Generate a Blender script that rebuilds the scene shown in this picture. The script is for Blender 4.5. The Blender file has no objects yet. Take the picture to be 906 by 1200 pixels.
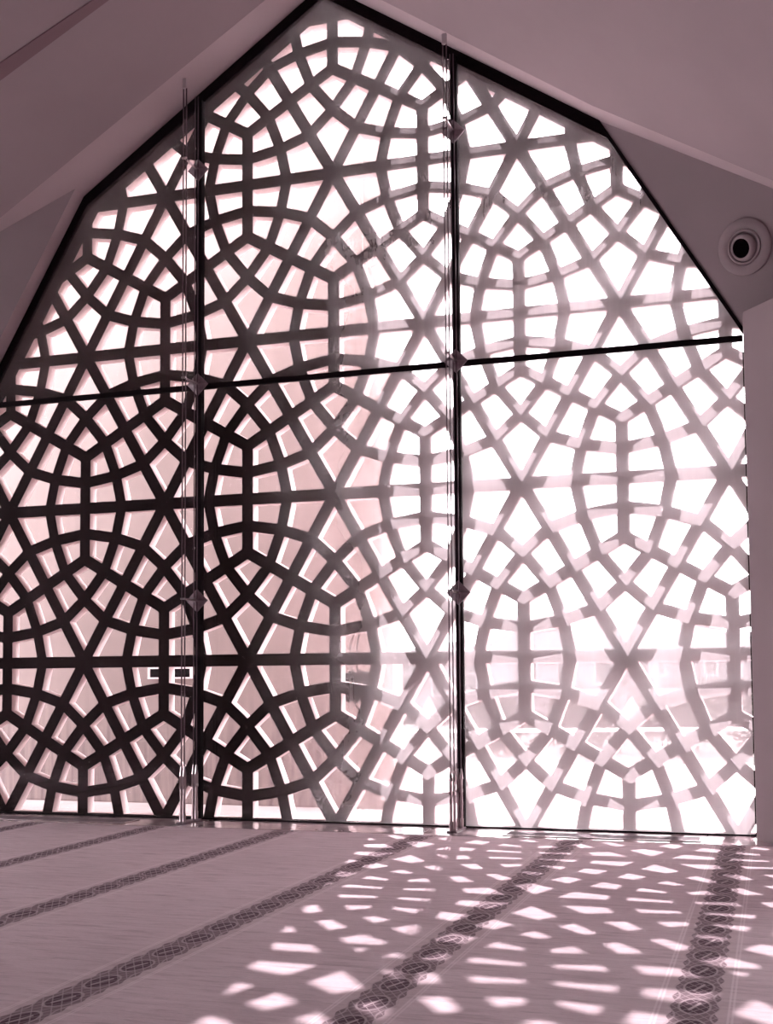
import bpy, bmesh, math, random
from mathutils import Vector, Matrix
from mathutils.geometry import tessellate_polygon
random.seed(7)
SC = bpy.context.scene
COL = SC.collection
PI = math.pi

# ------------------------------------------------------------------ camera
F_PX = 1390.74
PITCH, ROLL = 0.0635, -0.0081
cam_data = bpy.data.cameras.new('camera')
cam_data.sensor_fit = 'HORIZONTAL'
cam_data.sensor_width = 36.0
cam_data.lens = F_PX / 906.0 * 36.0
cam_data.shift_x = -13.75 / 906.0
cam_data.shift_y = 106.33 / 906.0
cam_data.clip_end = 600
cam = bpy.data.objects.new('camera', cam_data)
COL.objects.link(cam)
cam.matrix_world = Matrix.Translation((0, 0, 1.35)) @ Matrix.Rotation(PI / 2 + PITCH, 4, 'X') @ Matrix.Rotation(ROLL, 4, 'Z')
SC.camera = cam

# frame of the window wall: local x runs along the glass to the right, local y
# goes outdoors, z up; the glass stands at y = 0
TH, DN = 0.3058, 10.439
UX = Vector((math.cos(TH), -math.sin(TH), 0))
NX = Vector((math.sin(TH), math.cos(TH), 0))
FRAME = Matrix.Translation(NX * DN) @ Matrix.Rotation(-TH, 4, 'Z')

# ------------------------------------------------------------------ sky, sun, exposure
SUN_STRENGTH = 8.6
SKY = 8.5
SIDE_H = 3.75
world = bpy.data.worlds.new('sky')
SC.world = world
world.use_nodes = True
wn = world.node_tree.nodes
bg = wn['Background']
bg.inputs['Color'].default_value = (1.0, 0.955, 0.975, 1)
bg.inputs['Strength'].default_value = SKY

sun_data = bpy.data.lights.new('sun', 'SUN')
sun_data.energy = SUN_STRENGTH
sun_data.angle = math.radians(0.42)
sun_data.color = (1.0, 0.90, 0.92)
sun = bpy.data.objects.new('sun', sun_data)
COL.objects.link(sun)
travel = (UX * 0.21 - NX - Vector((0, 0, 0.898))).normalized()
sun.rotation_euler = travel.to_track_quat('-Z', 'Y').to_euler()
sun.location = -travel * 30

SC.view_settings.view_transform = 'Standard'
SC.view_settings.look = 'None'
SC.view_settings.exposure = 0.64
SC.view_settings.gamma = 1.0
SC.view_settings.use_curve_mapping = False
try:
    cy = SC.cycles
    cy.max_bounces = 8
    cy.diffuse_bounces = 5
    cy.glossy_bounces = 3
    cy.transmission_bounces = 6
    cy.transparent_max_bounces = 16
    cy.sample_clamp_indirect = 4.0
    cy.caustics_reflective = False
    cy.caustics_refractive = False
    cy.denoising_prefilter = 'ACCURATE'
    cy.denoising_input_passes = 'RGB_ALBEDO_NORMAL'
    cy.use_adaptive_sampling = False
except Exception:
    pass


# ------------------------------------------------------------------ materials
class NT:
    """small helper for building node expressions"""
    def __init__(self, name):
        self.m = bpy.data.materials.new(name)
        self.m.use_nodes = True
        self.t = self.m.node_tree
        self.n = self.t.nodes
        self.n.clear()
        self.out = self.n.new('ShaderNodeOutputMaterial')

    def link(self, a, b):
        if hasattr(a, 'is_output') or isinstance(a, bpy.types.NodeSocket):
            self.t.links.new(a, b)
        else:
            b.default_value = a

    def math(self, op, a, b=None, c=None, clamp=False):
        d = self.n.new('ShaderNodeMath')
        d.operation = op
        d.use_clamp = clamp
        for i, v in enumerate((a, b, c)):
            if v is not None:
                self.link(v, d.inputs[i])
        return d.outputs[0]

    def noise(self, vec, scale=5.0, detail=3.0, rough=0.5, dist=0.0):
        d = self.n.new('ShaderNodeTexNoise')
        self.link(vec, d.inputs['Vector'])
        d.inputs['Scale'].default_value = scale
        d.inputs['Detail'].default_value = detail
        d.inputs['Roughness'].default_value = rough
        d.inputs['Distortion'].default_value = dist
        return d.outputs[0]

    def mapping(self, vec, scale=(1, 1, 1), loc=(0, 0, 0)):
        d = self.n.new('ShaderNodeMapping')
        self.link(vec, d.inputs['Vector'])
        d.inputs['Scale'].default_value = scale
        d.inputs['Location'].default_value = loc
        return d.outputs[0]

    def obj(self):
        return self.n.new('ShaderNodeTexCoord').outputs['Object']

    def xyz(self, vec):
        d = self.n.new('ShaderNodeSeparateXYZ')
        self.link(vec, d.inputs[0])
        return d.outputs[0], d.outputs[1], d.outputs[2]

    def ramp(self, fac, stops):
        d = self.n.new('ShaderNodeValToRGB')
        self.link(fac, d.inputs[0])
        r = d.color_ramp
        r.elements[0].position, r.elements[0].color = stops[0][0], (*stops[0][1], 1)
        r.elements[1].position, r.elements[1].color = stops[-1][0], (*stops[-1][1], 1)
        for p, c in stops[1:-1]:
            e = r.elements.new(p)
            e.color = (*c, 1)
        return d.outputs[0]

    def fac(self, f, lo, hi, a=0.0, b=1.0):
        d = self.n.new('ShaderNodeMapRange')
        self.link(f, d.inputs[0])
        d.inputs[1].default_value, d.inputs[2].default_value = lo, hi
        d.inputs[3].default_value, d.inputs[4].default_value = a, b
        return d.outputs[0]

    def mix(self, f, a, b, kind='MIX'):
        d = self.n.new('ShaderNodeMix')
        d.data_type = 'RGBA'
        d.blend_type = kind
        self.link(f, d.inputs[0])
        self.link(a if not isinstance(a, tuple) else (*a, 1), d.inputs[6])
        self.link(b if not isinstance(b, tuple) else (*b, 1), d.inputs[7])
        return d.outputs[2]

    def bsdf(self, color, rough=0.8, metal=0.0, spec=0.3, bump=None, strength=0.3, dist=0.01):
        d = self.n.new('ShaderNodeBsdfPrincipled')
        self.link((*color, 1) if isinstance(color, tuple) else color, d.inputs['Base Color'])
        self.link(rough, d.inputs['Roughness'])
        d.inputs['Metallic'].default_value = metal
        d.inputs['Specular IOR Level'].default_value = spec
        if bump is not None:
            b = self.n.new('ShaderNodeBump')
            b.inputs['Strength'].default_value = strength
            b.inputs['Distance'].default_value = dist
            self.link(bump, b.inputs['Height'])
            self.t.links.new(b.outputs[0], d.inputs['Normal'])
        return d.outputs[0]

    def done(self, shader):
        self.t.links.new(shader, self.out.inputs['Surface'])
        return self.m


def simple(name, color, rough=0.7, metal=0.0, spec=0.3, var=0.12, scale=6.0, bump=0.15):
    t = NT(name)
    o = t.obj()
    n = t.noise(o, scale, 4, 0.6)
    c = t.mix(t.fac(n, 0.3, 0.7), tuple(x * (1 - var) for x in color), tuple(min(1, x * (1 + var)) for x in color))
    fine = t.noise(o, scale * 14, 2, 0.5)
    return t.done(t.bsdf(c, rough, metal, spec, bump=fine, strength=bump, dist=0.004))


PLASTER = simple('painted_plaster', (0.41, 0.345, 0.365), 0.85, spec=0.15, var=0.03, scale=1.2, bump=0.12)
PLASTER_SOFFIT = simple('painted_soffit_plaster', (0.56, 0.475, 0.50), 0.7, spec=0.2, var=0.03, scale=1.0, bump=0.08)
PLASTER_GROOVE = simple('grey_groove_paint', (0.27, 0.19, 0.21), 0.85, spec=0.1, var=0.03, scale=1.0, bump=0.08)
BLACK_FRAME = simple('black_window_metal', (0.008, 0.004, 0.006), 0.75, spec=0.08, var=0.2, scale=9)
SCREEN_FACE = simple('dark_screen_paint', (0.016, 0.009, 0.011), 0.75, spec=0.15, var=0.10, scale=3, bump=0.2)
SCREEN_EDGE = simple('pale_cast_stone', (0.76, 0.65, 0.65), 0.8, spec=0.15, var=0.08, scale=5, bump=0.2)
STEEL = simple('brushed_steel', (0.42, 0.34, 0.36), 0.28, metal=1.0, var=0.12, scale=20, bump=0.05)
CABLE = simple('dark_steel_wire', (0.10, 0.065, 0.08), 0.4, metal=0.6, var=0.1, scale=20, bump=0.05)
CLAMP = simple('dull_clamp_metal', (0.22, 0.165, 0.19), 0.5, metal=0.3, var=0.25, scale=18, bump=0.2)
VENT_WHITE = simple('satin_white_metal', (0.42, 0.35, 0.37), 0.7, spec=0.15, var=0.03, scale=4, bump=0.02)
VENT_DARK = simple('dark_duct', (0.005, 0.003, 0.004), 0.9, spec=0.0, var=0.1)
RUBBER = simple('black_rubber', (0.012, 0.007, 0.009), 0.6, var=0.2, scale=30)
KERB_WHITE = simple('white_painted_rail', (0.85, 0.76, 0.78), 0.5, var=0.05, scale=3)
BARK = simple('grey_bark', (0.16, 0.11, 0.11), 0.9, var=0.3, scale=12, bump=0.6)
ROOF = simple('clay_roof', (0.012, 0.009, 0.010), 0.95, spec=0.0, var=0.15, scale=2)
FAR_GLASS = simple('far_window_glass', (0.006, 0.005, 0.006), 0.3, spec=0.1, var=0.2, scale=2)
FACADES = [simple('facade_paint_%s' % w, c, 0.95, spec=0.0, var=0.06, scale=0.6) for w, c in
           (('cream', (0.095, 0.08, 0.087)), ('grey', (0.045, 0.037, 0.042)), ('white', (0.15, 0.13, 0.14)))]


def make_foliage():
    t = NT('dusty_leaves')
    n = t.noise(t.obj(), 7, 3, 0.6)
    c = t.ramp(n, [(0.3, (0.008, 0.007, 0.006)), (0.5, (0.03, 0.025, 0.023)), (0.7, (0.13, 0.11, 0.10))])
    d = t.n.new('ShaderNodeBsdfDiffuse')
    t.link(c, d.inputs[0])
    tr = t.n.new('ShaderNodeBsdfTranslucent')
    t.link(c, tr.inputs[0])
    m = t.n.new('ShaderNodeMixShader')
    m.inputs[0].default_value = 0.35
    t.t.links.new(d.outputs[0], m.inputs[1])
    t.t.links.new(tr.outputs[0], m.inputs[2])
    return t.done(m.outputs[0])


FOLIAGE = make_foliage()


def make_glass():
    """clear pane with a film of dust on its face that scatters what falls on it"""
    t = NT('dusty_glass')
    o = t.obj()
    x, y, z = t.xyz(o)
    streak = t.noise(t.mapping(o, (9, 1, 0.6)), 2.0, 2, 0.5)
    fine = t.noise(t.mapping(o, (26, 1, 0.8)), 2.0, 1, 0.5)
    blot = t.noise(o, 0.9, 4, 0.6, 0.6)
    wipe = t.noise(t.mapping(o, (1.5, 1, 5)), 1.1, 3, 0.55, 1.2)
    high = t.fac(z, 3.9, 4.6, 0.0, 1.0)
    low = t.fac(z, 0.0, 0.5, 0.5, 0.0)
    dirt = t.math('ADD', t.math('MULTIPLY', t.fac(blot, 0.38, 0.66), 0.55), t.math('MULTIPLY', t.fac(streak, 0.35, 0.75), 0.26))
    dirt = t.math('ADD', dirt, t.math('MULTIPLY', t.fac(fine, 0.4, 0.8), 0.10))
    dirt = t.math('ADD', dirt, t.math('MULTIPLY', t.fac(wipe, 0.5, 0.7), 0.18))
    amp = t.math('ADD', t.math('ADD', 0.35, t.math('MULTIPLY', high, 0.75)), low)
    side = t.n.new('ShaderNodeMapRange')             # the right-hand panes carry more dust
    side.interpolation_type = 'SMOOTHSTEP'
    t.link(t.math('ADD', x, t.math('MULTIPLY', t.math('SUBTRACT', blot, 0.5), 1.0)), side.inputs[0])
    side.inputs[1].default_value, side.inputs[2].default_value = -5.0, -2.9
    side.inputs[3].default_value, side.inputs[4].default_value = 0.0, 1.0
    side = side.outputs[0]
    side = t.math('MULTIPLY', side, t.fac(z, 4.0, 6.4, 1.0, 0.22))
    base = t.math('ADD', 0.006, t.math('MULTIPLY', side, 0.37))
    base = t.math('ADD', base, t.math('MULTIPLY', high, 0.03))
    amp = t.math('MULTIPLY', amp, t.math('ADD', 0.35, t.math('MULTIPLY', t.math('MAXIMUM', side, high), 0.65)))
    fac = t.math('ADD', base, t.math('MULTIPLY', t.math('MULTIPLY', dirt, amp), 0.16))
    clear = t.n.new('ShaderNodeBsdfTransparent')
    clear.inputs[0].default_value = (0.93, 0.90, 0.91, 1)
    dust = t.n.new('ShaderNodeBsdfTranslucent')
    dust.inputs[0].default_value = (0.95, 0.84, 0.88, 1)
    dd = t.n.new('ShaderNodeBsdfDiffuse')
    dd.inputs[0].default_value = (0.7, 0.6, 0.63, 1)
    dm = t.n.new('ShaderNodeMixShader')
    dm.inputs[0].default_value = 0.08
    t.t.links.new(dust.outputs[0], dm.inputs[1])
    t.t.links.new(dd.outputs[0], dm.inputs[2])
    fwd = t.n.new('ShaderNodeBsdfRefraction')       # forward scattering of the dust film
    fwd.inputs['Color'].default_value = (1.0, 0.93, 0.95, 1)
    fwd.inputs['Roughness'].default_value = 0.62
    fwd.inputs['IOR'].default_value = 1.22
    dm2 = t.n.new('ShaderNodeMixShader')
    dm2.inputs[0].default_value = 0.45
    t.t.links.new(dm.outputs[0], dm2.inputs[1])
    t.t.links.new(fwd.outputs[0], dm2.inputs[2])
    m = t.n.new('ShaderNodeMixShader')
    t.link(fac, m.inputs[0])
    t.t.links.new(clear.outputs[0], m.inputs[1])
    t.t.links.new(dm2.outputs[0], m.inputs[2])
    g = t.n.new('ShaderNodeBsdfGlossy')
    g.inputs['Roughness'].default_value = 0.03
    g.inputs['Color'].default_value = (1, 0.93, 0.95, 1)
    lw = t.n.new('ShaderNodeLayerWeight')
    lw.inputs[0].default_value = 0.5
    f5 = t.math('POWER', lw.outputs['Facing'], 5.0)
    r = t.math('ADD', 0.032, t.math('MULTIPLY', f5, 0.9))
    m2 = t.n.new('ShaderNodeMixShader')
    t.link(r, m2.inputs[0])
    t.t.links.new(m.outputs[0], m2.inputs[1])
    t.t.links.new(g.outputs[0], m2.inputs[2])
    return t.done(m2.outputs[0])


def make_clear():
    t = NT('clear_glass_back')
    clear = t.n.new('ShaderNodeBsdfTransparent')
    clear.inputs[0].default_value = (0.97, 0.955, 0.96, 1)
    return t.done(clear.outputs[0])


GLASS, GLASS_BACK = make_glass(), make_clear()


def make_carpet():
    t = NT('prayer_carpet')
    o = t.obj()
    x, y, z = t.xyz(o)
    # woven pile with strokes running along the window
    nap = t.noise(t.mapping(o, (1.3, 9, 1)), 2.4, 5, 0.62, 0.3)
    fibre = t.noise(t.mapping(o, (12, 60, 1)), 3.0, 3, 0.6)
    blot = t.noise(o, 1.1, 3, 0.5)
    strokes = t.noise(t.mapping(o, (2.6, 26, 1)), 1.6, 4, 0.6, 0.8)
    base = t.ramp(nap, [(0.25, (0.47, 0.365, 0.40)), (0.45, (0.69, 0.565, 0.605)), (0.7, (0.76, 0.64, 0.68))])
    base = t.mix(t.fac(blot, 0.35, 0.7, 0.0, 0.35), base, (0.54, 0.44, 0.47))
    base = t.mix(t.fac(fibre, 0.5, 0.75, 0.0, 0.35), base, (0.42, 0.33, 0.36))
    base = t.mix(t.fac(strokes, 0.55, 0.72, 0.0, 0.5), base, (0.36, 0.28, 0.31))
    # distance to the nearest border band, the bands stand 1.279 m apart
    s0 = t.math('SUBTRACT', t.math('MODULO', t.math('ADD', x, 20 * 1.2793 + 0.345 + 0.6397), 1.2793), 0.6397)
    s = t.math('ABSOLUTE', s0)

    def line(v, c, w, soft=0.003):
        return t.fac(t.math('ABSOLUTE', t.math('SUBTRACT', v, c)), w, w + soft, 1.0, 0.0)

    def less(v, c, soft=0.004):
        return t.fac(v, c, c + soft, 1.0, 0.0)

    wob = t.math('MULTIPLY', t.math('SINE', t.math('MULTIPLY', y, 2 * PI / 0.153)), 0.008)
    band = less(s, t.math('ADD', 0.108, 0.0) if False else 0.112)
    band = less(t.math('ADD', s, wob), 0.090)
    per = 0.306
    k = t.math('SUBTRACT', t.math('FRACT', t.math('DIVIDE', t.math('ADD', y, 60.0), per)), 0.5)
    ky = t.math('MULTIPLY', k, per)
    e = t.math('SQRT', t.math('ADD', t.math('POWER', t.math('DIVIDE', ky, 0.118), 2.0), t.math('POWER', t.math('DIVIDE', s0, 0.064), 2.0)))
    med = less(e, 0.88, 0.04)
    ring = line(e, 0.98, 0.05, 0.04)
    # mesh of thin light threads
    a = t.math('MULTIPLY', t.math('ADD', t.math('MULTIPLY', x, 1.0), t.math('MULTIPLY', y, 0.62)), PI / 0.046)
    b = t.math('MULTIPLY', t.math('SUBTRACT', t.math('MULTIPLY', x, 1.0), t.math('MULTIPLY', y, 0.62)), PI / 0.046)
    ma = less(t.math('ABSOLUTE', t.math('SINE', a)), 0.16, 0.12)
    mb = less(t.math('ABSOLUTE', t.math('SINE', b)), 0.16, 0.12)
    mesh = t.math('MAXIMUM', ma, mb)
    slash = t.math('MULTIPLY', line(t.math('ADD', s0, t.math('MULTIPLY', ky, -0.35)), 0.0, 0.006), less(e, 0.62))
    wave = line(s, t.math('ADD', 0.086, t.math('MULTIPLY', t.math('COSINE', t.math('MULTIPLY', ky, 2 * PI / per)), 0.016)), 0.003)
    DARK, DEEP, THREAD = (0.21, 0.152, 0.175), (0.125, 0.082, 0.102), (0.56, 0.46, 0.49)
    c = t.mix(t.math('MULTIPLY', band, 0.92), base, DARK)
    c = t.mix(med, c, DEEP)
    c = t.mix(t.math('MULTIPLY', t.math('MULTIPLY', mesh, band), 0.5), c, THREAD)
    c = t.mix(t.math('MULTIPLY', t.math('MULTIPLY', ring, band), 0.6), c, THREAD)
    c = t.mix(t.math('MULTIPLY', slash, 0.8), c, THREAD)
    c = t.mix(t.math('MULTIPLY', wave, 0.6), c, THREAD)
    # paler margin and the double pinstripes at either side
    l1 = t.math('MAXIMUM', line(s, 0.136, 0.003), line(s, 0.153, 0.003))
    c = t.mix(t.math('MULTIPLY', t.math('MULTIPLY', less(s, 0.134), t.math('SUBTRACT', 1.0, band)), 0.25), c, (0.45, 0.35, 0.38))
    c = t.mix(t.math('MULTIPLY', l1, 0.55), c, (0.82, 0.72, 0.75))
    return t.done(t.bsdf(c, 0.95, spec=0.05, bump=t.math('ADD', fibre, nap), strength=0.5, dist=0.006))


CARPET = make_carpet()


def make_marble():
    t = NT('polished_sill_stone')
    o = t.obj()
    n = t.noise(o, 3.0, 6, 0.65, 1.0)
    c = t.ramp(n, [(0.3, (0.36, 0.27, 0.295)), (0.55, (0.48, 0.38, 0.40)), (0.75, (0.56, 0.46, 0.48))])
    return t.done(t.bsdf(c, 0.12, spec=0.6))


MARBLE = make_marble()


def make_streaked_wall():
    t = NT('rain_streaked_render')
    o = t.obj()
    x, y, z = t.xyz(o)
    st = t.noise(t.mapping(o, (9, 9, 0.35)), 1.6, 5, 0.65)
    n = t.noise(o, 0.8, 4, 0.6)
    c = t.mix(t.fac(n, 0.35, 0.7), (0.27, 0.222, 0.212), (0.32, 0.265, 0.255))
    low = t.fac(z, 0.55, 1.25, 1.0, 0.0)
    w = t.math('MULTIPLY', t.fac(st, 0.42, 0.66), t.math('ADD', 0.08, t.math('MULTIPLY', low, 0.6)))
    c = t.mix(w, c, (0.13, 0.10, 0.11))
    return t.done(t.bsdf(c, 0.9, spec=0.1, bump=n, strength=0.2, dist=0.01))


STREAKED = make_streaked_wall()


def make_ground(name, c1, c2, scale):
    t = NT(name)
    o = t.obj()
    n = t.noise(o, scale, 6, 0.7)
    return t.done(t.bsdf(t.mix(t.fac(n, 0.3, 0.7), c1, c2), 0.9, spec=0.1, bump=n, strength=0.4, dist=0.02))


PAVING = make_ground('pale_terrace_paving', (0.36, 0.31, 0.31), (0.46, 0.40, 0.40), 1.7)
GARDEN = make_ground('dry_garden_soil', (0.022, 0.018, 0.018), (0.042, 0.035, 0.034), 1.5)


# ------------------------------------------------------------------ mesh helpers
def tag(o, label=None, cat=None, group=None, kind=None):
    if label: o['label'] = label
    if cat: o['category'] = cat
    if group: o['group'] = group
    if kind: o['kind'] = kind
    return o


def place(o, parent, loc):
    if parent is None:
        o.matrix_world = FRAME @ Matrix.Translation(loc)
    else:
        o.parent = parent
        o.location = loc
    return o


def thing(name, loc=(0, 0, 0), label=None, cat=None, group=None, kind=None, world=None):
    o = bpy.data.objects.new(name, None)
    o.empty_display_size = 0.1
    COL.objects.link(o)
    o.matrix_world = world if world is not None else FRAME @ Matrix.Translation(loc)
    return tag(o, label, cat, group, kind)


def obj(name, bm, mats, parent=None, loc=(0, 0, 0), smooth=False, world=None):
    me = bpy.data.meshes.new(name)
    bm.normal_update()
    bm.to_mesh(me)
    bm.free()
    for m in (mats if isinstance(mats, (list, tuple)) else [mats]):
        me.materials.append(m)
    if smooth:
        for p in me.polygons:
            p.use_smooth = True
    o = bpy.data.objects.new(name, me)
    COL.objects.link(o)
    if world is not None:
        o.matrix_world = world
    else:
        place(o, parent, loc)
    return o


def share(name, src, parent, loc, rot=None):
    o = bpy.data.objects.new(name, src.data)
    COL.objects.link(o)
    o.parent = parent
    o.location = loc
    if rot:
        o.rotation_euler = rot
    return o


def add_box(bm, x0, x1, y0, y1, z0, z1, mat=0):
    v = [bm.verts.new((x, y, z)) for x in (x0, x1) for y in (y0, y1) for z in (z0, z1)]
    fs = [(0, 1, 3, 2), (4, 6, 7, 5), (0, 4, 5, 1), (2, 3, 7, 6), (0, 2, 6, 4), (1, 5, 7, 3)]
    for f in fs:
        bm.faces.new([v[i] for i in f]).material_index = mat
    return bm


def box(x0, x1, y0, y1, z0, z1, bevel=0.0):
    bm = bmesh.new()
    add_box(bm, x0, x1, y0, y1, z0, z1)
    if bevel:
        bmesh.ops.bevel(bm, geom=bm.edges[:], offset=bevel, segments=2, affect='EDGES')
    return bm


def add_tube(bm, pts, r, seg=8, cap=True):
    pts = [Vector(p) for p in pts]
    rs = r if isinstance(r, (list, tuple)) else [r] * len(pts)
    rings = []
    ref = None
    for i, p in enumerate(pts):
        d = (pts[min(i + 1, len(pts) - 1)] - pts[max(i - 1, 0)]).normalized()
        if ref is None:
            ref = Vector((0, 0, 1)) if abs(d.z) < 0.9 else Vector((1, 0, 0))
        a = d.cross(ref).normalized()
        b = d.cross(a).normalized()
        ref = -b if False else ref
        rings.append([bm.verts.new(p + (a * math.cos(2 * PI * k / seg) + b * math.sin(2 * PI * k / seg)) * rs[i]) for k in range(seg)])
    for i in range(len(rings) - 1):
        for k in range(seg):
            bm.faces.new((rings[i][k], rings[i][(k + 1) % seg], rings[i + 1][(k + 1) % seg], rings[i + 1][k]))
    if cap:
        bm.faces.new(rings[0][::-1])
        bm.faces.new(rings[-1])
    return bm


def tube(pts, r, seg=8):
    return add_tube(bmesh.new(), pts, r, seg)


def lathe(profile, seg=40):
    """profile of (radius, height) turned about z"""
    bm = bmesh.new()
    rings = []
    for r, z in profile:
        rings.append([bm.verts.new((r * math.cos(2 * PI * k / seg), r * math.sin(2 * PI * k / seg), z)) for k in range(seg)])
    for i in range(len(rings) - 1):
        for k in range(seg):
            bm.faces.new((rings[i][k], rings[i][(k + 1) % seg], rings[i + 1][(k + 1) % seg], rings[i + 1][k]))
    return bm


def slab(points, back, mat_index=0):
    """a solid sheet: polygon through points, thickened by the vector back"""
    bm = bmesh.new()
    P = [Vector(p) for p in points]
    B = Vector(back)
    a = [bm.verts.new(p) for p in P]
    b = [bm.verts.new(p + B) for p in P]
    tris = tessellate_polygon([P])
    for t in tris:
        bm.faces.new([a[i] for i in t])
        bm.faces.new([b[i] for i in t][::-1])
    n = len(P)
    for i in range(n):
        bm.faces.new((a[i], b[i], b[(i + 1) % n], a[(i + 1) % n]))
    bmesh.ops.recalc_face_normals(bm, faces=bm.faces[:])
    return bm


# ------------------------------------------------------------------ outline of the opening (x, z)
AX, AZ = -4.013, 8.10
SLOPE = 0.6674
L1, R1 = (-6.665, 6.33), (-1.361, 6.33)
L2, R2 = (-7.85, 4.33), (-0.175, 4.33)
OUTLINE = [(-7.85, 0.0), (-0.175, 0.0), R2, R1, (AX, AZ), L1, L2]   # counter-clockwise


def zroof(x):
    return AZ - SLOPE * abs(x - AX)


def offset_poly(poly, ds):
    """move each edge i (poly[i] -> poly[i+1]) inward by ds[i]; counter-clockwise input"""
    n = len(poly)
    lines = []
    for i in range(n):
        a, b = Vector(poly[i]), Vector(poly[(i + 1) % n])
        d = (b - a).normalized()
        nrm = Vector((-d.y, d.x))
        lines.append((a + nrm * ds[i], d))
    out = []
    for i in range(n):
        p, d = lines[i - 1]
        q, e = lines[i]
        den = d.x * e.y - d.y * e.x
        t = ((q.x - p.x) * e.y - (q.y - p.y) * e.x) / den
        out.append((p.x + d.x * t, p.y + d.y * t))
    return out


def clip_poly(poly, clip):
    """Sutherland-Hodgman against a convex counter-clockwise polygon"""
    out = list(poly)
    n = len(clip)
    for i in range(n):
        a, b = clip[i], clip[(i + 1) % n]
        ex, ey = b[0] - a[0], b[1] - a[1]
        side = lambda p: ex * (p[1] - a[1]) - ey * (p[0] - a[0])
        new = []
        for j in range(len(out)):
            p, q = out[j], out[(j + 1) % len(out)]
            sp, sq = side(p), side(q)
            if sp >= 0:
                new.append(p)
            if (sp > 0 and sq < 0) or (sp < 0 and sq > 0):
                t = sp / (sp - sq)
                new.append((p[0] + (q[0] - p[0]) * t, p[1] + (q[1] - p[1]) * t))
        out = new
        if len(out) < 3:
            return []
    clean = []
    for p in out:
        if not clean or (abs(p[0] - clean[-1][0]) + abs(p[1] - clean[-1][1])) > 1e-4:
            clean.append(p)
    if len(clean) > 1 and (abs(clean[0][0] - clean[-1][0]) + abs(clean[0][1] - clean[-1][1])) < 1e-4:
        clean.pop()
    return clean if len(clean) >= 3 else []


def area(poly):
    return 0.5 * sum(poly[i][0] * poly[(i + 1) % len(poly)][1] - poly[(i + 1) % len(poly)][0] * poly[i][1] for i in range(len(poly)))


# ------------------------------------------------------------------ floor, walls, ceilings
tag(obj('floor', slab([(-13, 0.6, -0.02), (-13, -15, -0.02), (5, -15, -0.02), (5, 0.6, -0.02)], (0, 0, -0.25)), PLASTER), kind='structure')

# the prayer carpet begins 0.57 m inside the glass
rx = 2.4
tag(obj('carpet', slab([(-11.4, -1.6, 0.006), (-11.4, -14.4, 0.006), (2.9, -14.4, 0.006), (2.9, -2.5, 0.006), (0.25, -0.57, 0.006), (-8.2, -0.57, 0.006)], (0, 0, -0.022)), CARPET),
    'wall to wall pink grey prayer carpet with dark medallion border bands running to the window', 'carpet')

# polished stone strip under the glass, one object per slab
sill = thing('trim_1', (0, 0, 0), kind='structure')
xs = [-8.9 + 1.19 * i for i in range(9)]
for i in range(8):
    obj('stone_slab', box(xs[i] + 0.003, xs[i + 1] - 0.003, -0.562, 0.02, -0.02, 0.008, 0.0025), MARBLE, sill)

# sloping soffits that ring the upper sides of the opening
EA = (AX, -0.36, AZ)
EL = (-8.6, -0.72, zroof(-8.6))
ERM = (-1.39, -0.27, zroof(-1.39))
ER = (1.4, -0.80, zroof(1.4))
nl = Vector((-SLOPE, 0, 1)).normalized() * 0.25     # outward of the left soffit
nr = Vector((SLOPE, 0, 1)).normalized() * 0.25
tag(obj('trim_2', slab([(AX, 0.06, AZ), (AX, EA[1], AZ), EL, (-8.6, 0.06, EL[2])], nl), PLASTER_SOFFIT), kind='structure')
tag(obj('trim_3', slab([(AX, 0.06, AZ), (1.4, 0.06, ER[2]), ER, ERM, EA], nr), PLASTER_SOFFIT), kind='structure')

# the two big ceiling planes rising towards the room from those soffits
RISE = 0.25
back_y = -14.5
ridge_b = (AX, back_y, AZ + RISE * (-0.36 - back_y))


def plane_pt(p0, d1, d2, x, y):
    """point of the plane p0 + a d1 + b d2 above (x, y)"""
    p0, d1, d2 = Vector(p0), Vector(d1), Vector(d2)
    n = d1.cross(d2)
    z = p0.z - (n.x * (x - p0.x) + n.y * (y - p0.y)) / n.z
    return (x, y, z)


rd = Vector((0, -1, RISE))
dl = Vector(EL) - Vector(EA)
dr = Vector(ERM) - Vector(EA)
CLf = lambda x, y: plane_pt(EA, dl, rd, x, y)
CRf = lambda x, y: plane_pt(EA, dr, rd, x, y)
ELf = (-11.6, -0.36 + (-11.6 - AX) * (EL[1] + 0.36) / (EL[0] - AX), 0)
ELf = CLf(ELf[0], ELf[1])
tag(obj('ceiling_1', slab([EA, ELf, CLf(-11.6, back_y), ridge_b], (0, 0, 0.25)), PLASTER), kind='structure')
ERf = CRf(3.0, -1.18)
bmr = bmesh.new()
top = [Vector(EA), Vector(ridge_b), Vector(CRf(3.0, back_y)), Vector(ERf), Vector(ER), Vector(ERM)]
vt = [bmr.verts.new(p) for p in top]
vb = [bmr.verts.new(p + Vector((0, 0, 0.25))) for p in top]
for tri in ((0, 1, 5), (1, 4, 5), (1, 3, 4), (1, 2, 3)):
    bmr.faces.new([vt[i] for i in tri])
    bmr.faces.new([vb[i] for i in tri][::-1])
for i in range(6):
    bmr.faces.new((vt[i], vb[i], vb[(i + 1) % 6], vt[(i + 1) % 6]))
bmesh.ops.recalc_face_normals(bmr, faces=bmr.faces[:])
tag(obj('ceiling_2', bmr, PLASTER), kind='structure')

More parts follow.
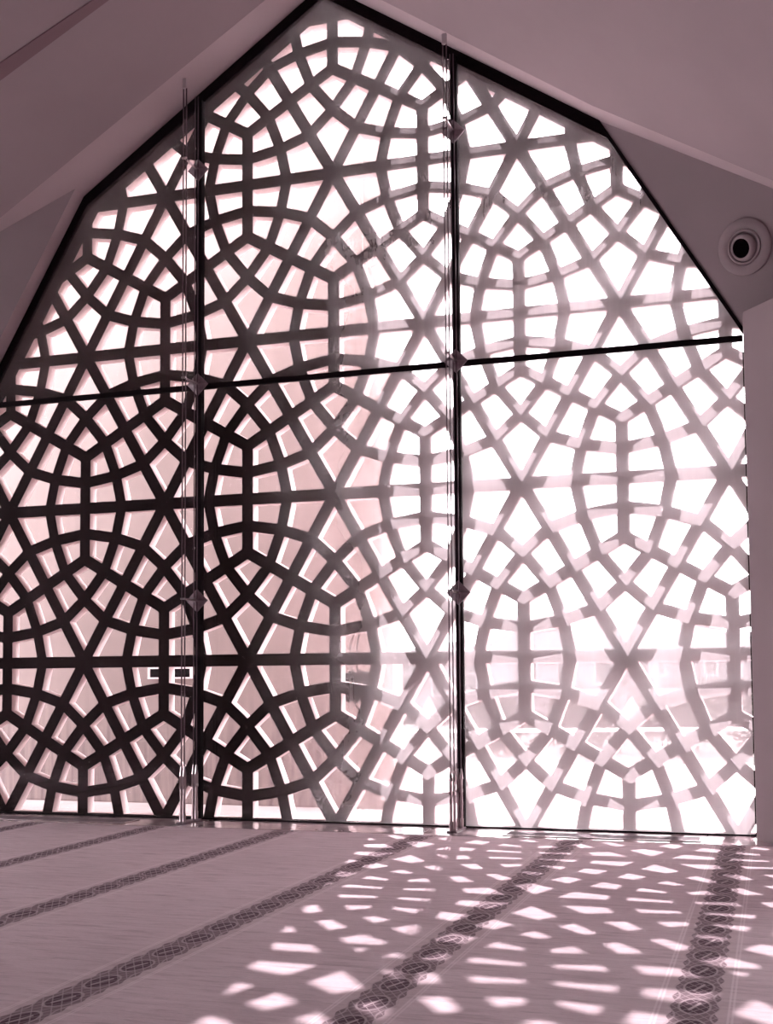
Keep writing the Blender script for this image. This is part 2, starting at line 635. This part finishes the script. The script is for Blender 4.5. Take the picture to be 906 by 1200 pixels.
# shallow dark groove band across each ceiling plane
GO = Vector((0, 0, -0.012))
ga, gb = Vector((-6.468, -1.797, 6.773)), Vector((-5.643, -1.622, 7.296))
gc, gd = Vector((-6.554, -1.675, 6.683)), Vector((-5.54, -1.513, 7.34))
da, dc = (gb - ga), (gd - gc)
tag(obj('trim_4', slab([ga - da * 5 + GO, ga + da * 2.6 + GO, gc + dc * 2.25 + GO, gc - dc * 4.2 + GO], (0, 0, 0.03)), PLASTER_GROOVE), kind='structure')
m1, m2 = Vector((-0.075, -2.27, 5.984)), Vector((-0.9, -2.08, 6.55))
q = [m1, m2]
pp = [CRf(1.6, -2.9), CRf(-3.3, -1.75), CRf(-3.3, -1.95), CRf(1.6, -3.1)]
tag(obj('trim_5', slab([Vector(p) + GO for p in pp], (0, 0, 0.03)), PLASTER_GROOVE), kind='structure')

# upper left canted wall: shallow reveal beside the glass, then the wall plane
LR = 0.19
P1, P3 = Vector((-6.644, -LR, 6.344)), Vector((-7.85, -LR, 4.33))
PD = Vector((-7.391, -0.484, 5.846))
dd = PD - P1
PF = P1 + dd * 2.6
hz = dd - (P3 - P1) * (dd.z / (P3 - P1).z)          # level direction in the wall plane
PX = P3 + hz * 2.6
wl = thing('wall_left', kind='structure')
obj('wall_panel', slab([P1, PF, PX, P3], (-0.1, 0.25, 0.05)), PLASTER, wl)
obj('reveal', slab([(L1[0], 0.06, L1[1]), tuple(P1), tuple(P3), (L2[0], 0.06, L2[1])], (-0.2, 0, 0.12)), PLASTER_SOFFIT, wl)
PG = P3 + hz.normalized() * 4.5
obj('wall_panel', slab([tuple(P3), tuple(PG), (PG.x, PG.y, -0.02), (P3.x, P3.y, -0.02)], (-0.1, 0.25, 0)), PLASTER, wl)
obj('wall_panel', slab([tuple(PX), tuple(PG), (PG.x, PG.y, 6.5), tuple(PF)], (-0.1, 0.25, 0.0)), PLASTER, wl)
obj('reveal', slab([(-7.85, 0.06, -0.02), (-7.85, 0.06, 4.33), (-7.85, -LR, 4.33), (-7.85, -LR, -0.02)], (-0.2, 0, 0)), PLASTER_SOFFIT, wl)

# right wall: canted upper plane carrying the round nozzle, and the wall below it
S = Vector((0.046, -0.373, 5.391))
r1, r2 = Vector((R1[0], 0.0, R1[1])), Vector((R2[0], 0.0, R2[1]))
ds_ = S - r1
hr = ds_ - (r2 - r1) * (ds_.z / (r2 - r1).z)
SF = r1 + ds_ * 1.9
PR = r2 + hr * 2.6
n3 = ds_.cross(r2 - r1).normalized()
if n3.y < 0: n3 = -n3
wr = thing('wall_right', kind='structure')
obj('wall_panel', slab([r1, SF, PR, r2], n3 * 0.25), PLASTER, wr)
low = r2 + hr.normalized() * 3.4
RR = 0.257
c0 = (-0.168, -RR)
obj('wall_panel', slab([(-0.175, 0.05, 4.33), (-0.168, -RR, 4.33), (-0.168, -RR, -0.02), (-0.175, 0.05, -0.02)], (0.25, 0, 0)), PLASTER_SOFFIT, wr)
hn = Vector((0.62, -0.785, 0))
pa = Vector((-0.168, -RR, -0.02))
pb = pa + hn * 3.45
bz = 0.0
# the lower wall leans back from the foot to meet the canted plane
ta = r2.copy()
tb = r2 + hr.normalized() * (3.3)
obj('wall_panel', slab([pa, pb, tuple(Vector((pb.x, pb.y, 4.33))), (pa.x, pa.y, 4.33)], (0.15, 0.2, 0)), PLASTER, wr)
obj('wall_panel', slab([(-0.175, 0.02, 4.325), (-0.168, -RR, 4.325), (pb.x, pb.y, 4.325), tuple(r2 + hr.normalized() * 3.6)], (0, 0, 0.06)), PLASTER, wr)
obj('wall_panel', slab([(2.97, pb.y + 0.02, -0.02), (2.97, back_y, -0.02), (2.97, back_y, 7.2), (2.97, pb.y, 4.2)], (0.25, 0, 0)), PLASTER, wr)

# back of the hall and the left side
wb = thing('wall_back', kind='structure')
obj('wall_panel', slab([(-11.6, back_y, -0.02), (2.97, back_y, -0.02), (2.97, back_y, 7.3), (AX, back_y, 11.8), (-11.6, back_y, 6.8)], (0, -0.3, 0)), PLASTER, wb)
# the left side of the hall is glazed up to SIDE_H
sy0, sy1 = -1.3, -4.9
obj('wall_panel', slab([(-11.5, sy0, SIDE_H), (-11.5, sy1, SIDE_H), (-11.5, sy1, 5.0), (-11.5, sy0, 4.0)], (-0.25, 0, 0)), PLASTER, wb)
obj('wall_panel', slab([(-11.5, sy1, -0.02), (-11.5, back_y, -0.02), (-11.5, back_y, 6.9), (-11.5, sy1, 5.0)], (-0.25, 0, 0)), PLASTER, wb)
side = thing('window_2', (-11.56, sy0, 0), kind='structure')
for k in range(4):
    yy = (sy1 - sy0) * k / 3
    obj('mullion', box(0.0, 0.06, yy - 0.03, yy + 0.03, 0.0, SIDE_H, 0.003), BLACK_FRAME, side)
for zz in (0.03, SIDE_H - 0.03):
    obj('transom', box(0.0, 0.06, sy1 - sy0, 0.0, zz - 0.03, zz + 0.03, 0.003), BLACK_FRAME, side)

# ------------------------------------------------------------------ window: frame, mullions, transom, six panes
M1, M2, TZ = -5.3235, -2.7033, 4.233
win = thing('window_1', kind='structure')


def ring_frame(outer, inner, y0, y1):
    bm = bmesh.new()
    n = len(outer)
    for i in range(n):
        j = (i + 1) % n
        quad = [outer[i], outer[j], inner[j], inner[i]]
        f = [bm.verts.new((p[0], y0, p[1])) for p in quad]
        b = [bm.verts.new((p[0], y1, p[1])) for p in quad]
        bm.faces.new(f)
        bm.faces.new(b[::-1])
        for k in range(4):
            bm.faces.new((f[k], b[k], b[(k + 1) % 4], f[(k + 1) % 4]))
    bmesh.ops.remove_doubles(bm, verts=bm.verts[:], dist=1e-5)
    bmesh.ops.recalc_face_normals(bm, faces=bm.faces[:])
    return bm


INNER = offset_poly(OUTLINE, [0.022, 0.003, 0.032, 0.105, 0.105, 0.085, 0.06])
OUTER = offset_poly(OUTLINE, [0.0, 0.0, 0.0, -0.03, -0.03, -0.03, -0.03])
obj('window_frame', ring_frame(OUTER, INNER, -0.012, 0.03), BLACK_FRAME, win)
for mx in (M1, M2):
    obj('mullion', box(mx - 0.031, mx + 0.031, -0.055, 0.022, 0.0, zroof(mx) - 0.09, 0.003), BLACK_FRAME, win)
for x0, x1 in ((-7.80, M1 - 0.031), (M1 + 0.031, M2 - 0.031), (M2 + 0.031, -0.18)):
    obj('transom', box(x0, x1, -0.022, 0.022, TZ - 0.026, TZ + 0.026, 0.003), BLACK_FRAME, win)
cols = [(-7.85, M1 - 0.02), (M1 + 0.02, M2 - 0.02), (M2 + 0.02, -0.175)]
rows_ = [(0.0, TZ - 0.02), (TZ + 0.02, 9.0)]
for (x0, x1) in cols:
    for (z0, z1) in rows_:
        poly = clip_poly([(x0, z0), (x1, z0), (x1, z1), (x0, z1)], offset_poly(OUTLINE, [0.01] * 7))
        bm = bmesh.new()
        a = [bm.verts.new((p[0], -0.006, p[1])) for p in poly]
        b = [bm.verts.new((p[0], 0.006, p[1])) for p in poly]
        bm.faces.new(a[::-1]).material_index = 0
        bm.faces.new(b).material_index = 1
        for i in range(len(poly)):
            j = (i + 1) % len(poly)
            bm.faces.new((a[i], b[i], b[j], a[j])).material_index = 1
        bmesh.ops.recalc_face_normals(bm, faces=bm.faces[:])
        obj('pane', bm, [GLASS, GLASS_BACK], win)

# outer sleeve of the opening, beyond the glass
SLV0 = offset_poly(OUTLINE, [0.0, -0.20, -0.24, -0.12, -0.12, -0.10, -0.10])

# ------------------------------------------------------------------ the pierced screen
LA = 1.8223
LU0, LZ0 = -4.8826, 1.5379
YF, YB = 0.14, 0.258
ROW = LA * math.sqrt(3) / 2
clip_out = offset_poly(OUTLINE, [-0.05, -0.30, -0.16, 0.03, 0.03, -0.02, -0.30])
clip_in = offset_poly(OUTLINE, [0.012, -0.20, -0.03, 0.145, 0.145, 0.13, -0.20])


def inset(poly, ds):
    return offset_poly(poly, ds)


HW, HW2 = 0.032 * LA, 0.0303 * LA          # half widths: straight bars / bent bars
bm = bmesh.new()


def emit(cell, ds):
    """cell polygon minus its hole, clipped to the screen's outline"""
    if area(cell) < 0:
        cell = cell[::-1]
        ds = [ds[(len(ds) - 2 - i) % len(ds)] for i in range(len(ds))]
    c = clip_poly(cell, clip_out)
    if not c:
        return
    hole = clip_poly(inset(cell, ds), clip_in)
    if hole and area(hole) < 0.0012:
        hole = []
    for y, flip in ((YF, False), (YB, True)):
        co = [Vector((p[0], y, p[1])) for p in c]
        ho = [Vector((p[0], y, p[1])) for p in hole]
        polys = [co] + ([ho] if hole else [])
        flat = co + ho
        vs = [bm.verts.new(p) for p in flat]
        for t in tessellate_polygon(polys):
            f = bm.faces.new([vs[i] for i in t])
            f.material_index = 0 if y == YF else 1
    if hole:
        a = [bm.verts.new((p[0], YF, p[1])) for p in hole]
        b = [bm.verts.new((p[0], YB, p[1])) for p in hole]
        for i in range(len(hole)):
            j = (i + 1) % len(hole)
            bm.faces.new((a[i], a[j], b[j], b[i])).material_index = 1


N_ = lambda i, j: Vector((LU0 + (j + 0.5 * (i % 2)) * LA, LZ0 + i * ROW))
PD_, QD_, RD_ = 0.351, 0.267, 0.145        # spacings along node-centre, node-node and centre-middle
for i in range(-2, 6):
    for j in range(-4, 5):
        n0 = N_(i, j)
        for k in range(12):
            # kite and two quads per 60 degree sector of each node
            pass
        for k in range(6):
            a0, a1, am = k * PI / 3, (k + 1) * PI / 3, (k + 0.5) * PI / 3
            d0, d1, dm = Vector((math.cos(a0), math.sin(a0))), Vector((math.cos(a1), math.sin(a1))), Vector((math.cos(am), math.sin(am)))
            C = n0 + dm * (LA / math.sqrt(3))
            P = n0 + dm * (PD_ * LA)
            Q0, Q1 = n0 + d0 * (QD_ * LA), n0 + d1 * (QD_ * LA)
            Mid0, Mid1 = n0 + d0 * (LA / 2), n0 + d1 * (LA / 2)
            R0 = C + (Mid0 - C).normalized() * (RD_ * LA)
            R1_ = C + (Mid1 - C).normalized() * (RD_ * LA)
            tup = lambda *v: [(p.x, p.y) for p in v]
            emit(tup(n0, Q0, P, Q1), [HW, HW2, HW2, HW])
            emit(tup(Q0, Mid0, R0, P), [HW, HW, HW2, HW2])
            emit(tup(Q1, P, R1_, Mid1), [HW2, HW2, HW, HW])
            emit(tup(C, R1_, P, R0), [HW, HW2, HW2, HW])
bmesh.ops.remove_doubles(bm, verts=bm.verts[:], dist=2e-4)
screen = thing('lattice_screen', (0, 0, 0),
               'dark pierced screen of six-pointed star lattice standing just outside the glass', 'screen')
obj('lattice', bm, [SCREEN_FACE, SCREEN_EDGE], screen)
# rim closing the screen's edge
bm = bmesh.new()
n = len(clip_out)
for i in range(n):
    j = (i + 1) % n
    v = [bm.verts.new(p) for p in ((clip_out[i][0], YF, clip_out[i][1]), (clip_out[j][0], YF, clip_out[j][1]),
                                   (clip_out[j][0], YB, clip_out[j][1]), (clip_out[i][0], YB, clip_out[i][1]))]
    bm.faces.new(v)
obj('screen_rim', ring_frame(offset_poly(OUTLINE, [-0.06, -0.31, -0.17, 0.02, 0.02, -0.03, -0.31]), clip_out, YF - 0.004, YB + 0.004), SCREEN_FACE, screen)

# ------------------------------------------------------------------ cable trusses on the two mullions
def turnbuckle(y, x):
    bm = bmesh.new()
    add_tube(bm, [(x, y, 0.0), (x, y, 0.10)], 0.017, 10)
    add_tube(bm, [(x, y, 0.10), (x, y, 0.33)], 0.013, 10)
    add_box(bm, x - 0.010, x + 0.010, y - 0.024, y + 0.024, 0.33, 0.36)
    for s in (-1, 1):
        add_box(bm, x - 0.008, x + 0.008, y + s * 0.018 - 0.005, y + s * 0.018 + 0.005, 0.36, 0.45)
    add_tube(bm, [(x, y, 0.45), (x, y, 0.54)], [0.018, 0.007], 10)
    return bm


def cable_truss(mx, label, ztop_out, ztop_in):
    t = thing('cable_truss', (mx, 0, 0), label, 'cable truss', 'cable trusses bracing the window mullions')
    for y, zt, r in ((-0.345, ztop_out, 0.0065), (-0.10, ztop_in, 0.0055)):
        for sx in (-0.016, 0.016):
            obj('cable', tube([(sx, y, 0.5), (sx, y, zt)], r, 6), CABLE, t)
            obj('turnbuckle', turnbuckle(y, sx), STEEL, t, smooth=False)
    obj('floor_bracket', box(-0.045, 0.045, -0.40, -0.05, 0.0, 0.022, 0.004), CLAMP, t)
    obj('ceiling_bracket', box(-0.022, 0.022, -0.365, -0.335, ztop_out - 0.03, ztop_out + 0.07, 0.004), PLASTER_SOFFIT, t)
    for zc in (2.117, 4.245, 6.405):
        bm = bmesh.new()
        h = 0.112
        base = [bm.verts.new(p) for p in ((h, -0.058, 0), (0, -0.058, h), (-h, -0.058, 0), (0, -0.058, -h))]
        mid = [bm.verts.new(p) for p in ((h, -0.072, 0), (0, -0.072, h), (-h, -0.072, 0), (0, -0.072, -h))]
        apex = bm.verts.new((0, -0.115, 0))
        bm.faces.new(base)
        for k in range(4):
            bm.faces.new((base[k], mid[k], mid[(k + 1) % 4], base[(k + 1) % 4]))
            bm.faces.new((mid[k], apex, mid[(k + 1) % 4]))
        bmesh.ops.recalc_face_normals(bm, faces=bm.faces[:])
        c = obj('clamp_plate', bm, CLAMP, t, (0, 0, zc))
        obj('strut', add_box(add_tube(bmesh.new(), [(0, -0.09, 0), (0, -0.36, 0)], [0.012, 0.008], 10), -0.024, 0.024, -0.362, -0.345, -0.008, 0.008), STEEL, t, (0, 0, zc))
    return t


cable_truss(M1, 'pair of steel cables with diamond clamps beside the left mullion, in shadow', 7.13, 7.14)
cable_truss(M2, 'pair of steel cables with diamond clamps beside the right mullion, in bright haze', 7.12, 7.13)

# ------------------------------------------------------------------ floor grilles in the sill
def grille(x0, x1, label, y0=-0.47, y1=-0.19):
    t = thing('floor_grille', ((x0 + x1) / 2, (y0 + y1) / 2, 0.008), label, 'vent')
    hx, hy = (x1 - x0) / 2, (y1 - y0) / 2
    bm = bmesh.new()
    add_box(bm, -hx, hx, -hy, -hy + 0.018, 0, 0.007)
    add_box(bm, -hx, hx, hy - 0.018, hy, 0, 0.007)
    add_box(bm, -hx, -hx + 0.018, -hy + 0.018, hy - 0.018, 0, 0.007)
    add_box(bm, hx - 0.018, hx, -hy + 0.018, hy - 0.018, 0, 0.007)
    obj('grille_frame', bm, STEEL, t)
    obj('duct', box(-hx + 0.018, hx - 0.018, -hy + 0.018, hy - 0.018, 0.0, 0.0012), VENT_DARK, t)
    first = None
    for k in range(7):
        yy = -hy + 0.018 + (2 * hy - 0.036) * (k + 0.5) / 7
        if first is None:
            first = obj('slat', box(-hx + 0.018, hx - 0.018, -0.006, 0.006, 0.0012, 0.005), CLAMP, t, (0, yy, 0))
        else:
            share('slat', first, t, (0, yy, 0))
    return t


grille(-2.24, -0.60, 'long flat metal grille in the sill under the right pane')
grille(-7.42, -5.86, 'long flat metal grille in the sill under the left pane, mostly in shade')

# ------------------------------------------------------------------ round air nozzle on the canted wall
vc = Vector((-0.13741324, -0.18161695, 4.96468781)) - n3 * 0.001
zax = -n3                                    # out of the wall, into the room
xax = Vector((0, 0, 1)).cross(zax).normalized()
yax = zax.cross(xax)
SV = 1.08
Mv = Matrix(((xax.x, yax.x, zax.x, vc.x), (xax.y, yax.y, zax.y, vc.y), (xax.z, yax.z, zax.z, vc.z), (0, 0, 0, 1)))
noz = thing('air_nozzle', label='round white air nozzle with a dark round mouth on the right wall', cat='air vent', world=FRAME @ Mv @ Matrix.Scale(1.0, 4))
obj('outer_ring', lathe([(0.236, 0.0), (0.236, 0.014), (0.228, 0.022), (0.175, 0.026), (0.150, 0.020), (0.146, 0.0)], 48), VENT_WHITE, noz, smooth=True)
obj('inner_ring', lathe([(0.146, 0.0), (0.146, 0.026), (0.139, 0.032), (0.128, 0.030), (0.122, 0.012), (0.122, 0.0)], 48), VENT_WHITE, noz, smooth=True)
# swivelling ball with its open mouth turned down to the left
ball_bm = bmesh.new()
ball = lathe([(0.118, 0.003), (0.118, 0.012), (0.112, 0.030), (0.098, 0.045), (0.083, 0.052), (0.080, 0.050), (0.078, 0.01), (0.076, -0.0)], 48)
b_o = obj('nozzle_ball', ball, VENT_WHITE, noz, (-0.012, -0.004, -0.004), smooth=True)
b_o.rotation_euler = (0.10, -0.14, 0)
mouth = obj('mouth', lathe([(0.0, 0.040), (0.040, 0.041), (0.0795, 0.046)], 40), VENT_DARK, noz, (-0.012, -0.004, -0.003))
mouth.rotation_euler = (0.10, -0.14, 0)

# ------------------------------------------------------------------ outdoors: ground
tag(obj('ground_1', slab([(-14, 0.61, -0.05), (22, 0.61, -0.05), (22, 8.9, -0.05), (-14, 8.9, -0.05)], (0, 0, -0.3)), PAVING), kind='structure')
tag(obj('ground_2', slab([(-30, 8.9, -0.09), (90, 8.9, -0.09), (140, 60, -1.5), (-60, 60, -1.5)], (0, 0, -0.3)), GARDEN), kind='structure')
tag(obj('ground_3', slab([(-140, 60, -1.5), (200, 60, -1.5), (300, 190, -6), (-240, 190, -6)], (0, 0, -0.3)), GARDEN), kind='structure')

# ------------------------------------------------------------------ neighbouring wall close behind the left part of the screen
nb = thing('neighbouring_building', (-9.0, 1.8, -0.05), 'tall pale rain-streaked building wall behind the left half of the screen', 'building')
WR_ = -3.93 + 9.0
obj('wall', box(-9.0, WR_, 0.0, 0.35, 0.0, 10.6), STREAKED, nb)
obj('plinth', box(-9.0, WR_ + 0.02, -0.06, 0.0, 0.0, 0.70, 0.01), STREAKED, nb)
obj('coping', box(-9.0, WR_ + 0.04, -0.05, 0.40, 10.6, 10.72, 0.01), STREAKED, nb)
fr = bmesh.new()
w, hh = 0.28, 0.066
add_box(fr, -w, w, -0.04, 0.0, hh - 0.018, hh)
add_box(fr, -w, w, -0.04, 0.0, -hh, -hh + 0.018)
for xx in (-w, -0.01, w - 0.02):
    add_box(fr, xx, xx + 0.02, -0.04, 0.0, -hh + 0.018, hh - 0.018)
f = obj('window', fr, KERB_WHITE, nb, (-6.61 + 9.0, 0.0, 1.48))
obj('pane', box(-w + 0.02, -0.01, -0.012, 0.0, -hh + 0.018, hh - 0.018), FAR_GLASS, f)
obj('pane', box(0.01, w - 0.02, -0.012, 0.0, -hh + 0.018, hh - 0.018), FAR_GLASS, f)
# thin vertical downpipe near the wall's end
obj('downpipe', tube([(-4.24 + 9, -0.03, 2.7), (-4.24 + 9, -0.03, 10.5)], 0.012, 8), STREAKED, nb)

# coil of black cable hanging on the back of the screen
coil = thing('cable_coil', (-3.91, 0.45, 1.27), 'coil of thin black cable hanging behind the screen, left of the right mullion', 'cable')
bm = bmesh.new()
rr = random.Random(3)
pts = []
turns = 24
for i in range(turns * 20 + 1):
    a = 2 * PI * i / 20
    tt = i / (turns * 20)
    rad = 0.135 + 0.012 * math.sin(i * 0.37) + 0.006 * math.sin(i * 1.71)
    pts.append((-0.14 + 0.30 * tt + 0.012 * math.sin(i * 0.21), rad * 0.55 * math.cos(a), rad * math.sin(a) - 0.0 + 0.01 * math.sin(a * 0.13)))
add_tube(bm, pts, 0.0095, 6)
obj('loops', bm, RUBBER, coil)
for k, (x0, x1) in enumerate(((0.02, 0.0), (0.06, 0.05))):
    p = []
    for i in range(15):
        q_ = i / 14
        p.append((x0 + 0.06 * math.sin(q_ * PI) * (-1 if k == 0 else -0.5) + 0.03 * q_, 0.0, 0.09 + 0.50 * q_))
    obj('loose_end', tube(p, 0.0055, 6), RUBBER, coil)
obj('loose_end', tube([(0.0, 0, -0.1), (0.02, 0, -0.16), (0.07, 0, -0.23)], 0.0055, 6), RUBBER, coil)

# ------------------------------------------------------------------ low white rail across the garden
rail = thing('garden_rail', label='low white horizontal rail crossing the garden beyond the paving', cat='rail', world=Matrix.Translation((3.5, 21, -0.2)))
obj('rail_bar', box(-6.5, 9.5, -0.03, 0.03, 0.58, 0.64, 0.006), KERB_WHITE, rail)
first = None
for k in range(9):
    x = -6.3 + k * 1.95
    if first is None:
        first = obj('post', box(-0.025, 0.025, -0.025, 0.025, -0.2, 0.58), KERB_WHITE, rail, (x, 0, 0))
    else:
        share('post', first, rail, (x, 0, 0))

# ------------------------------------------------------------------ shrubs and small trees
def leaf_cloud(rx_, ry_, rz_, n, rnd, size):
    bm = bmesh.new()
    lobes = [(rnd.uniform(-.55, .55) * rx_, rnd.uniform(-.5, .5) * ry_, rnd.uniform(-.4, .5) * rz_, rnd.uniform(.45, .7)) for _ in range(7)]
    for _ in range(n):
        lx, ly, lz, lr = rnd.choice(lobes)
        v = Vector((rnd.gauss(0, 1), rnd.gauss(0, 1), rnd.gauss(0, 1))).normalized() * (rnd.random() ** 0.4)
        p = Vector((lx + v.x * rx_ * lr, ly + v.y * ry_ * lr, lz + v.z * rz_ * lr))
        a = Vector((rnd.uniform(-1, 1), rnd.uniform(-1, 1), rnd.uniform(-1, 1))).normalized()
        b = a.orthogonal().normalized()
        s = size * rnd.uniform(.6, 1.3)
        m = p + a * s * .5
        vs = [bm.verts.new(q) for q in (p, m + b * s * .3, p + a * s, m - b * s * .3)]
        bm.faces.new(vs)
    return bm


def shrub(x, y, zb, r, h, n, seed, label, group=None, trunk=0.4):
    rnd = random.Random(seed)
    t = thing('shrub', label=label, cat='shrub', group=group, world=Matrix.Translation((x, y, zb)))
    bm = bmesh.new()
    for k in range(4):
        a = rnd.uniform(0, 2 * PI)
        add_tube(bm, [(0, 0, -0.1), (math.cos(a) * r * .2, math.sin(a) * r * .2, h * .35), (math.cos(a) * r * .5, math.sin(a) * r * .5, h * .7)], [0.05, 0.03, 0.012], 6)
    obj('stem', bm, BARK, t)
    c = obj('foliage', leaf_cloud(r, r * .8, h * .5, n, rnd, 0.10 + 0.03 * r), FOLIAGE, t, (0, 0, h * .55))
    return t


shr = [
    (2.15, 24.0, 0.75, 1.45, 'small bushy shrub seen just right of the right mullion, behind the rail'),
    (3.9, 25.0, 1.05, 1.55, 'round shrub behind the rail, second from the right mullion'),
    (5.45, 24.0, 0.95, 1.5, 'low shrub behind the rail near the middle of the right pane'),
    (6.2, 26.5, 1.3, 1.9, 'tallest shrub behind the rail, right of the pane centre'),
    (8.1, 25.5, 1.0, 1.4, 'rightmost shrub behind the rail, beside the right wall edge'),
]
for k, (x, y, r, h, lb) in enumerate(shr):
    shrub(x, y, -0.45, r, h, 1500, 20 + k, lb, 'shrubs behind the white rail')


# ------------------------------------------------------------------ town beyond
def house(x, y, w, d, zb, h, mat, label, storeys, bays, roof='hip', rz=0.0, seed=0):
    t = thing('house', label=label, cat='building', group='houses of the town beyond the garden',
              world=Matrix.Translation((x, y, zb)) @ Matrix.Rotation(rz, 4, 'Z'))
    obj('wall', box(-w / 2, w / 2, 0, d, 0, h), mat, t)
    if roof == 'hip':
        bm = bmesh.new()
        o = 0.5
        b = [bm.verts.new(p) for p in ((-w / 2 - o, -o, h), (w / 2 + o, -o, h), (w / 2 + o, d + o, h), (-w / 2 - o, d + o, h))]
        rt = [bm.verts.new((-w / 2 + d / 2 * .8, d / 2, h + 1.7)), bm.verts.new((w / 2 - d / 2 * .8, d / 2, h + 1.7))]
        bm.faces.new(b[::-1])
        bm.faces.new((b[0], b[1], rt[1], rt[0]))
        bm.faces.new((b[1], b[2], rt[1]))
        bm.faces.new((b[2], b[3], rt[0], rt[1]))
        bm.faces.new((b[3], b[0], rt[0]))
        r = obj('roof', bm, ROOF, t)
        obj('chimney', box(-0.4, 0.4, -0.4, 0.4, 0, 1.2), mat, r, (w * .2, d / 2, h + 1.0))
    else:
        r = obj('roof', box(-w / 2 - .3, w / 2 + .3, -.3, d + .3, h, h + .35), mat, t)
        obj('roof_hut', box(-1.2, 1.2, -1, 1, 0, 1.3), mat, r, (w * .15, d / 2, h + .35))
    fw = w / bays * .42
    fh = h / storeys * .5
    first = firstp = None
    for s in range(storeys):
        for b_ in range(bays):
            px = -w / 2 + w * (b_ + .5) / bays
            pz = h * (s + .52) / storeys
            if first is None:
                bm = bmesh.new()
                add_box(bm, -fw / 2 - .1, fw / 2 + .1, -0.12, 0, -fh / 2 - .15, -fh / 2)
                add_box(bm, -fw / 2 - .1, fw / 2 + .1, -0.12, 0, fh / 2, fh / 2 + .12)
                add_box(bm, -fw / 2 - .1, -fw / 2, -0.12, 0, -fh / 2, fh / 2)
                add_box(bm, fw / 2, fw / 2 + .1, -0.12, 0, -fh / 2, fh / 2)
                first = obj('window', bm, FACADES[2], t, (px, 0, pz))
                firstp = obj('pane', box(-fw / 2, fw / 2, -0.03, 0.0, -fh / 2, fh / 2), FAR_GLASS, first)
            else:
                f = share('window', first, t, (px, 0, pz))
                share('pane', firstp, f, (0, 0, 0))
    return t


house(10.3, 66, 8.5, 7, -5.5, 8.6, FACADES[0], 'cream house with hipped roof left of the pane centre in the far town', 3, 4, 'hip', 0.1)
house(18.6, 74, 6.4, 7, -5.5, 9.2, FACADES[1], 'grey flat-roofed house, between the cream and the white ones in the far town', 3, 4, 'flat', -0.05)
house(27.3, 70, 8.6, 8, -5.5, 9.4, FACADES[2], 'white house with hipped roof, rightmost one in the far town', 3, 5, 'hip', 0.0)
house(15.0, 92, 9.0, 8, -6.0, 12.0, FACADES[2], 'tall white block showing above the other roofs of the far town', 4, 5, 'flat', 0.1)
house(3.6, 78, 8.0, 7, -5.5, 7.6, FACADES[1], 'low grey hipped house, leftmost one in the far town', 3, 4, 'hip', 0.12)
